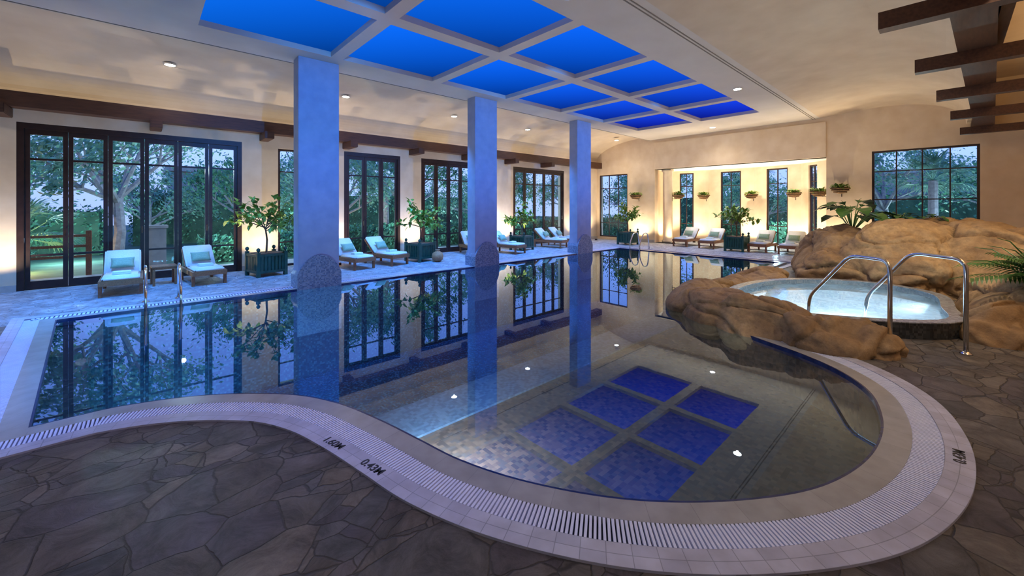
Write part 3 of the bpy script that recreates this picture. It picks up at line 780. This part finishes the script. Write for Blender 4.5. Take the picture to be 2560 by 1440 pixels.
rocks('rock_formation', [(12.0,1.75,.36,1.05,.9,.88),(11.6,.7,.40,1.3,1.3,.86),(12.3,-.1,.42,1.3,1.2,.90),(11.2,-.3,.36,1.1,1.3,.88),(11.7,-1.4,.45,1.4,1.3,.98),(10.5,-1.5,.36,1.1,1.15,.98),(11.2,-2.5,.45,1.3,1.2,1.0),(10.0,-2.5,.36,1.1,1.2,.95),(9.7,-1.0,.16,.95,.75,.64),(9.2,-1.9,.26,1.0,1.0,.86),(10.9,1.4,.06,.85,.9,.68),(10.5,.4,.06,.6,.95,.64),(9.5,-.40,.03,.9,.36,.40),(8.7,-1.0,.08,.8,.6,.48)],
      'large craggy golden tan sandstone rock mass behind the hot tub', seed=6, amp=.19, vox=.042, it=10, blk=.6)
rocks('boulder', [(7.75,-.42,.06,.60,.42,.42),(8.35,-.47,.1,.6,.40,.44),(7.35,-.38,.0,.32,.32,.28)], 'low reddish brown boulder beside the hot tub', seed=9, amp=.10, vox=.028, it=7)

# ------------------------------------------------------------ spa
spa = finish('hot_tub', None, label='raised mosaic hot tub set among the rocks', category='hot tub')
SO = offset(S,.13)
slab(S,SO,0,.19,M_mos_dark,'rim_wall',parent=spa)
slab(offset(S,-.008),offset(S,.135),.19,.202,M_mos_rim,'rim_tile',parent=spa)
bm = ring_mesh(S,S,.19,-.6); finish('inner_wall', mesh_of(bm), M_mos_spa, parent=spa)
bm = poly_fill([[(p.x,p.y) for p in S]], -.35); finish('tub_floor', mesh_of(bm,recalc=False), M_mos_spa, parent=spa)
bm = poly_fill([[(p.x,p.y) for p in S]], .12); finish('hot_tub_water', mesh_of(bm,recalc=False), M_spaw, label='pale glowing blue white water filling the hot tub', category='water')

def rail(P, name='handrail', r=.021, lab='curved polished steel handrail over the hot tub edge', rr=.12):
    bm = bmesh.new(); tube(bm, arc_round(P, rr, 6), r, 12)
    return finish(name, mesh_of(bm), M_chrome, smooth=True, label=lab, category='handrail')
def flange(parent, x, y, z=0):
    bm = bmesh.new(); lathe(bm,[(.05,z),(.05,z+.01),(.03,z+.02),(.024,z+.03)],16,x,y)
    finish('floor_flange', mesh_of(bm), M_chrome, parent=parent, smooth=True)
a = rail([(5.86,.435,0),(5.86,.435,1.02),(6.13,.80,1.02),(6.46,1.25,.42),(6.48,1.28,.0)]); flange(a,5.86,.435)
a = rail([(6.55,-.115,0),(6.55,-.115,1.02),(6.78,.32,1.04),(7.03,.74,.42),(7.05,.78,.0)]); flange(a,6.55,-.115)
for x in (.02,.44):
    a = rail([(x,YF+.62,0),(x,YF+.55,.62),(x,YF+.25,.62),(x,YF-.06,.30),(x,YF-.06,-.8)], r=.019, lab='polished steel pool ladder rail at the water edge', rr=.14, name='ladder_rail'); flange(a,x,YF+.62)
for y in (8.0,7.6):
    a = rail([(XF+.62,y,0),(XF+.5,y,.6),(XF+.2,y,.6),(XF-.06,y,.25),(XF-.06,y,-.8)], r=.019, lab='polished steel pool ladder rail at the far water edge', rr=.14, name='ladder_rail'); flange(a,XF+.62,y)

def bigleaf(x,y,z,n,ln,seed,lab,palm=False,sc=.35):
    random.seed(seed)
    ro = finish('tropical_plant', None, M=Matrix.Translation((x,y,z)), label=lab, category='plant')
    bs = bmesh.new(); bl = bmesh.new()
    for i in range(n):
        a = 2*math.pi*i/n*1.618*2+random.uniform(-.2,.2); el = random.uniform(.35,1.25)
        d = Vector((math.cos(a)*math.cos(el),math.sin(a)*math.cos(el),math.sin(el)))
        L_ = ln*random.uniform(.7,1.1)
        pts = [Vector((0,0,-.15)), d*L_*.5+Vector((0,0,.02)), d*L_*.85, d*L_+Vector((d.x,d.y,-.5))*L_*.15]
        tube(bs, pts, [.012,.009,.007,.003], 5)
        if palm:
            h = Vector((d.x,d.y,0)).normalized()
            full = [d*L_*t+Vector((d.x*.3,d.y*.3,-.9))*L_*.45*t*t for t in [k/18 for k in range(3,19)]]
            s = h.cross(Vector((0,0,1)))
            for p in full:
                for sg in (-1,1):
                    add_leaf(bl, p, s*sg+d*.6+Vector((0,0,-.25)), Vector((0,0,1)), L_*.34, .035, .3)
        else:
            add_leaf(bl, d*L_*.75, Vector((d.x,d.y,d.z*.2-.1)), Vector((0,0,1)), sc*random.uniform(.8,1.2), sc*.7, .3)
    finish('stems', mesh_of(bs), M_leafd, parent=ro); finish('leaves', mesh_of(bl,recalc=False), M_leafd, parent=ro)
bigleaf(12.2,1.55,1.15,20,.72,31,'broad leaved tropical plant growing on the rocks',sc=.46)
bigleaf(12.4,.75,1.2,20,.32,33,'low leafy plant growing on the rocks',sc=.2)
bigleaf(12.6,.25,1.22,16,.25,34,'low leafy plant growing on the rocks',sc=.18)
bigleaf(8.65,-.86,.6,24,.72,35,'feathery palm growing beside the rocks',palm=True)

# ------------------------------------------------------------ garden
finish('garden_lawn', boxmesh([(-30,50,14.2,50,-.3,-.12),(18.9,50,-30,14.2,-.3,-.12)]), M_grass, label='dark lawn outside the windows', category='lawn')
finish('garden_path', boxmesh([(-30,18.9,12.15,14.2,-.3,-.08)]), M_path, label='paved path outside the glazed doors', category='path')
def tree_mesh(h, spread, seed, nleaf, trunkr=.12):
    random.seed(seed); bt = bmesh.new(); bl = bmesh.new()
    fork = h*.33
    tube(bt, [(0,0,0),(.1,0,fork*.5),(0,.08,fork)], [trunkr,trunkr*.8,trunkr*.7], 8)
    tips = []
    for i in range(8):
        a = 2*math.pi*i/8+random.uniform(-.4,.4); el = random.uniform(.4,1.3)
        d = Vector((math.cos(a)*math.cos(el),math.sin(a)*math.cos(el),math.sin(el)))
        ln = random.uniform(.8,1.1)*(h-fork)*.75
        st = Vector((0,.08,fork-random.uniform(0,.5))); m = st+d*ln*.5+rv()*.2; e = st+d*ln+Vector((0,0,.2))
        tube(bt,[st,m,e],[trunkr*.5,trunkr*.3,trunkr*.1],6)
        tips += [e,(m+e)/2]
        for k in range(3):
            d2 = (d+rv()*.8).normalized(); e2 = m+d2*ln*.5
            tube(bt,[m,(m+e2)/2+rv()*.08,e2],[trunkr*.22,trunkr*.14,trunkr*.05],5); tips.append(e2)
    for i in range(nleaf):
        c = random.choice(tips); p = c+rv()*abs(random.gauss(0,.40))*spread
        d = rv(); s = random.uniform(.04,.08)
        u = d.orthogonal().normalized(); v_ = d.cross(u)
        bl.faces.new([bl.verts.new(x) for x in (p+u*s, p+v_*s*.5, p-u*s, p-v_*s*.5)])
    return mesh_of(bt), mesh_of(bl,recalc=False)
protos = [tree_mesh(4.6,.85,1,6000), tree_mesh(5.4,1.0,2,7000,.15), tree_mesh(4.0,.75,3,5000,.09)]
def garden_tree(x,y,k,dg,sc,mat):
    ro = finish('garden_tree', None, M=RZ(x,y,-.12,dg)@Matrix.Scale(sc,4), label='leafy garden tree standing outside the windows', category='tree', group='garden trees outside')
    t,l = protos[k]
    for nm,me_,mt in (('trunk',t,M_trunk_out),('foliage',l,mat)):
        o_ = bpy.data.objects.new(nm, me_); COL.objects.link(o_); o_.parent = ro
        if len(me_.materials)==0: me_.materials.append(mt)
        o_.material_slots[0].link = 'OBJECT'; o_.material_slots[0].material = mt
random.seed(11)
tp = [(-4.4,18.0),(-.6,16.2),(2.9,19.0),(5.9,16.6),(9.6,18.2),(13.0,16.8),(16.6,18.8),(21.0,17.5),(25,14.5),(21.9,11.6),(26,9.0),(22.6,6.6),(26.4,3.6),(22.8,1.8),(26.0,-1.6),(22.5,-3.2),(-8.5,19),(.2,21.8),(-4.5,23),(6.5,22),(12.5,22.5)]
for i,(x,y) in enumerate(tp):
    garden_tree(x,y,i%3,random.uniform(0,360),random.uniform(.95,1.25),(M_leafo,M_leafo2)[i%2])
def hedge(x0,x1,y0,y1,h,seed):
    random.seed(seed)
    bl = bmesh.new()
    n = int((x1-x0)*(y1-y0)*900)+400
    for i in range(min(n,9000)):
        p = Vector((random.uniform(x0,x1),random.uniform(y0,y1),random.uniform(-.1,h)*random.uniform(.85,1.05)))
        d = rv(); s = random.uniform(.04,.09); u = d.orthogonal().normalized(); v_ = d.cross(u)
        bl.faces.new([bl.verts.new(x) for x in (p+u*s,p+v_*s*.5,p-u*s,p-v_*s*.5)])
    ro = finish('garden_hedge', mesh_of(bl,recalc=False), M_leafo, label='dense green garden hedge outside the windows', category='hedge', group='garden hedges')
    finish('core', boxmesh([(x0+.15,x1-.15,y0+.15,y1-.15,-.12,h-.2)]), M_grass, parent=ro)
for i,(x0,x1,y0,y1,h) in enumerate([(-7,-1,20,21.5,1.6),(1.2,5,14.9,15.7,.7),(5.4,11,14.9,15.8,.9),(11.4,18,14.9,15.8,1.0),(-.5,8,23.5,25,2.4),(8.4,20,23.5,25,2.4),(20.2,21.0,-5,3,1.1),(20.2,21.0,3.4,9,.9),(20.2,21.0,9.4,14.8,1.1),(28.8,30,-8,16,2.4),(-12,-4.6,15.2,16,.9)]):
    hedge(x0,x1,y0,y1,h,50+i)
def palm(x,y,h,seed,lab='fan palm in the garden outside'):
    random.seed(seed)
    ro = finish('palm_tree', None, M=Matrix.Translation((x,y,-.12)), label=lab, category='tree')
    bm = bmesh.new(); tube(bm,[(0,0,0),(.05,0,h*.5),(0,0,h)],[.16,.13,.12],10); finish('trunk', mesh_of(bm), M_trunk_out, parent=ro)
    bl = bmesh.new()
    for i in range(22):
        a = i*2.4; el = random.uniform(-.3,1.3); d = Vector((math.cos(a)*math.cos(el),math.sin(a)*math.cos(el),math.sin(el)))
        c = Vector((0,0,h))+d*.6; tube(bl,[(0,0,h),c],.012,4,False)
        s = d.cross(Vector((0,0,1))).normalized()
        for k in range(-7,8):
            b = k/7*1.25; add_leaf(bl,c,d*math.cos(b)+s*math.sin(b),Vector((0,0,1)),.65,.05,.35)
    finish('fronds', mesh_of(bl,recalc=False), M_leafo2, parent=ro)
palm(-3.3,15.0,1.7,1); palm(20.0,.4,2.6,2); palm(20.0,6.2,3.0,3); palm(8.0,17.2,2.8,4); palm(-2.4,16.4,.9,5)
finish('garden_pillar', boxmesh([(.0,.45,14.4,14.85,-.12,1.0),(-.04,.49,14.36,14.89,1.0,1.08)],.01), M_stone, label='pale stone garden pillar with a flat cap', category='pillar')
rl = finish('garden_railing', None, label='brown timber railing outside the doors', category='railing')
for z in (.35,.6,.85): finish('rail', boxmesh([(-5,-1.0,14.3,14.36,z,z+.06)]), M_teak, parent=rl)
for x in (-5,-4,-3,-2,-1): finish('post', boxmesh([(x-.05,x+.05,14.28,14.38,-.12,1.0)]), M_teak, parent=rl)
def far_building(x0,x1,y0,y1,h):
    finish('garden_building', boxmesh([(x0,x1,y0,y1,-.12,h),(x0-.2,x1+.2,y0-.2,y1+.2,h,h+.25)]), M_stone, label='pale low building beyond the garden trees', category='building')
far_building(1,8,27,31,3.4); far_building(31,35,-6,6,3.4)

# ------------------------------------------------------------ lamps and added fill lights
def light(kind, loc, energy, col, size=.1, rot=None, spot=None, target=None, sy=None, blend=.6):
    ld = bpy.data.lights.new('lamp_or_fill_light', kind); ld.energy = energy; ld.color = col
    if kind == 'AREA':
        ld.size = size
        if sy: ld.shape = 'RECTANGLE'; ld.size_y = sy
    else: ld.shadow_soft_size = size
    if kind == 'SPOT': ld.spot_size = math.radians(spot or 100); ld.spot_blend = blend
    ob = bpy.data.objects.new('lamp_or_fill_light', ld); COL.objects.link(ob); ob.location = loc
    if target is not None:
        ob.rotation_euler = (Vector(target)-Vector(loc)).to_track_quat('-Z','Y').to_euler()
    elif rot: ob.rotation_euler = rot
    return ob
def vz(y):
    c_ = 1-(11.8-y)/2.75; t = math.acos(max(-1,min(1,c_))); return 3.8+.86*math.sin(t)
WARM=(1,.83,.57); WW=(1,.88,.70)
def downlight(x,y,z,e):
    ro = finish('recessed_downlight', None, M=Matrix.Translation((x,y,z)), label='small round recessed ceiling downlight switched on', category='ceiling light', group='recessed ceiling downlights')
    bm = bmesh.new(); lathe(bm,[(.105,-.008),(.105,.02),(.085,.02),(.085,-.008)],24); finish('trim_ring', mesh_of(bm), M_chrome, parent=ro)
    bm = bmesh.new(); bmesh.ops.create_circle(bm, cap_ends=True, radius=.085, segments=24, matrix=Matrix.Translation((0,0,-.009))); finish('bulb', mesh_of(bm), M_lamp, parent=ro)
    light('SPOT',(x,y,z-.05),e,WW,.03,spot=140,target=(x,y,0),blend=1)
for x in (-3.1,.39,3.9,7.3,10.6,13.8): downlight(x,10.7,vz(10.7)-.02,18)
for x in (.9,4.3,10.8): downlight(x,3.55,4.49,30)
downlight(15.4,5.9,4.49,80); downlight(17.6,5.7,3.19,150); downlight(15.3,9.9,4.49,60)
def uplight(x,y,e,tgt,z=.06,sp_=115):
    bm = bmesh.new(); lathe(bm,[(.06,0),(.06,z),(.045,z+.01)],14); finish('floor_uplight', mesh_of(bm), M_frame, M=Matrix.Translation((x,y,0)), label='small dark floor uplight beside the wall', category='uplight', group='warm floor uplights')
    light('SPOT',(x,y,z+.04),e,WARM,.03,spot=sp_,target=tgt,blend=.8)
for x in (-1.95,2.17,3.9,6.37,9.4,10.4,14.6,15.6): uplight(x,11.2,150,(x,11.75,2.8))
for x,y,tx,ty in ((17.35,8.35,17.35,8.9),(17.8,7.6,18.55,7.3),(18.15,5.5,18.7,5.5),(17.8,4.1,18.3,3.8),(16.9,3.2,17.3,2.75),(16.0,9.4,16.5,9.4),(16.0,2.3,16.5,2.3),(16.5,7.9,16.95,8.35)):
    uplight(x,y,170,(tx,ty,2.6),sp_=130)
light('AREA',(5,11.6,3.74),14,WARM,21,rot=(math.radians(180-20),0,0),sy=.1)
light('AREA',(7,9.8,2.5),28,(1,.80,.56),18,rot=(math.radians(180),0,0),sy=1.5)  # added fill without a fixture, facing up to the left vault
light('AREA',(7.5,5.2,2.4),42,(.92,.80,.90),14,rot=(math.radians(180),0,0),sy=3)  # added upward fill over the pool, unseen from below
light('AREA',(8.5,1.3,2.5),44,(1,.80,.58),14,rot=(math.radians(180),0,0),sy=1.6)  # added upward fill for the right vault, no fixture
light('AREA',(8,-2.4,4.2),210,(1,.72,.40),12,rot=(math.radians(180),0,0),sy=1.0)
light('AREA',(17.5,5.6,2.2),44,(1,.90,.76),1,rot=(math.radians(180),0,0),sy=5)  # added fill lifting the alcove soffit
light('AREA',(15.3,5.6,2.5),30,(1,.84,.64),1.5,rot=(math.radians(180),0,0),sy=8)  # added upward fill in front of the alcove
# rock garden spots
light('SPOT',(8.3,.6,4.3),290,(1,.86,.64),.04,spot=110,target=(9.8,1.0,.4),blend=1)
light('SPOT',(9.4,-1.2,3.3),130,(1,.82,.58),.04,spot=130,target=(11,.3,.5),blend=1)
light('SPOT',(5.0,-1.0,4.3),150,(1,.86,.66),.04,spot=90,target=(6.2,1.3,0),blend=1)
# added fill spots behind the viewer, for the near floor
light('SPOT',(-1.8,1.0,4.4),115,(.86,.86,1),.15,spot=140,target=(-.3,2.2,0),blend=1)
light('SPOT',(2,-2,4.6),130,(.84,.84,1),.15,spot=130,target=(2.5,.2,0),blend=1)
# added blue spots, no fixtures, wash the terrace, columns and pool edge
BL=(.05,.30,1)
for x in (-1.2,.6,4.4,5.6,8.6,9.8,12.8):
    light('SPOT',(x,8.75,4.44),1050,BL,.02,spot=78,target=(x,10.0,0),blend=.9)
for xc in (2.57,6.82,11.12):
    light('SPOT',(xc-.4,3.9,4.1),700,(.01,.26,1),.02,spot=56,target=(xc,8.45,3.2),blend=1)
    light('SPOT',(xc-.4,4.6,4.3),260,(.14,.16,1),.02,spot=50,target=(xc,8.45,1.0),blend=1)
light('SPOT',(-.9,5.4,4.44),1300,(.08,.30,1),.02,spot=80,target=(-1.3,6.8,0),blend=.9)
light('SPOT',(2.2,.1,4.44),420,(.24,.30,1),.02,spot=100,target=(2.4,.7,0),blend=1)
light('SPOT',(.6,3.2,4.44),240,(.20,.26,1),.02,spot=80,target=(.5,3.8,0),blend=1)
light('SPOT',(14.6,5.9,4.44),500,BL,.02,spot=90,target=(14.3,5.9,0),blend=.9)
# under water (wall mounted, shining away from the wall)
light('AREA',(1.53,2.55,-.12),60,(.96,.96,1),.3,target=(2.4,2.75,-.48),sy=.08)
light('AREA',(.3,4.5,-.4),130,(.20,.68,1),1.8,target=(.9,7.5,-1.4),sy=.3)
light('AREA',(3.4,3.14,-.2),1.2,(.35,.50,1),2.6,target=(3.6,3.9,-.6),sy=.1)
light('AREA',(6.2,3.14,-.2),1.2,(.35,.50,1),2.6,target=(6.4,3.9,-.6),sy=.1)
light('AREA',(2.4,3.88,-.7),16,(.18,.45,1),1.2,target=(3.5,8,-1.4),sy=.3)
light('AREA',(5.5,3.88,-.8),9,(.2,.4,1),2,target=(7,8,-1.3),sy=.3)
light('AREA',(9.5,3.88,-.8),8,(.2,.35,1),2,target=(11,8,-1.3),sy=.3)
light('AREA',(6.85,.85,-.05),30,(.72,.90,1),.9,target=(8.6,1.5,-.3),sy=.15)
light('AREA',(8.3,.2,-.05),14,(.72,.90,1),.9,target=(8.4,2.2,-.2),sy=.15)
# garden lights: warm lamps, then added cool points that brighten the foliage
light('SPOT',(-3.4,14.45,0),240,(1,.66,.2),.05,spot=80,target=(-3.3,15.1,1.8))
light('POINT',(-2.4,15.8,.3),110,(1,.7,.3),.05)
light('POINT',(6.6,16.2,.3),60,(1,.75,.4),.05)
for x,y in ((2.4,14.3),(8,14.3),(13,14.3),(19.6,5),(19.6,10),(19.6,-1)):
    light('POINT',(x,y,.9),110,(.55,.88,1),.05)
for x,y in ((-1.6,17.8),(4.6,18.5),(11,18),(17,18),(23.5,9),(23.5,1)):
    light('POINT',(x,y,.6),220,(.55,.90,1),.05)
light('POINT',(.8,14.2,2.6),70,(.6,.85,1),.05)
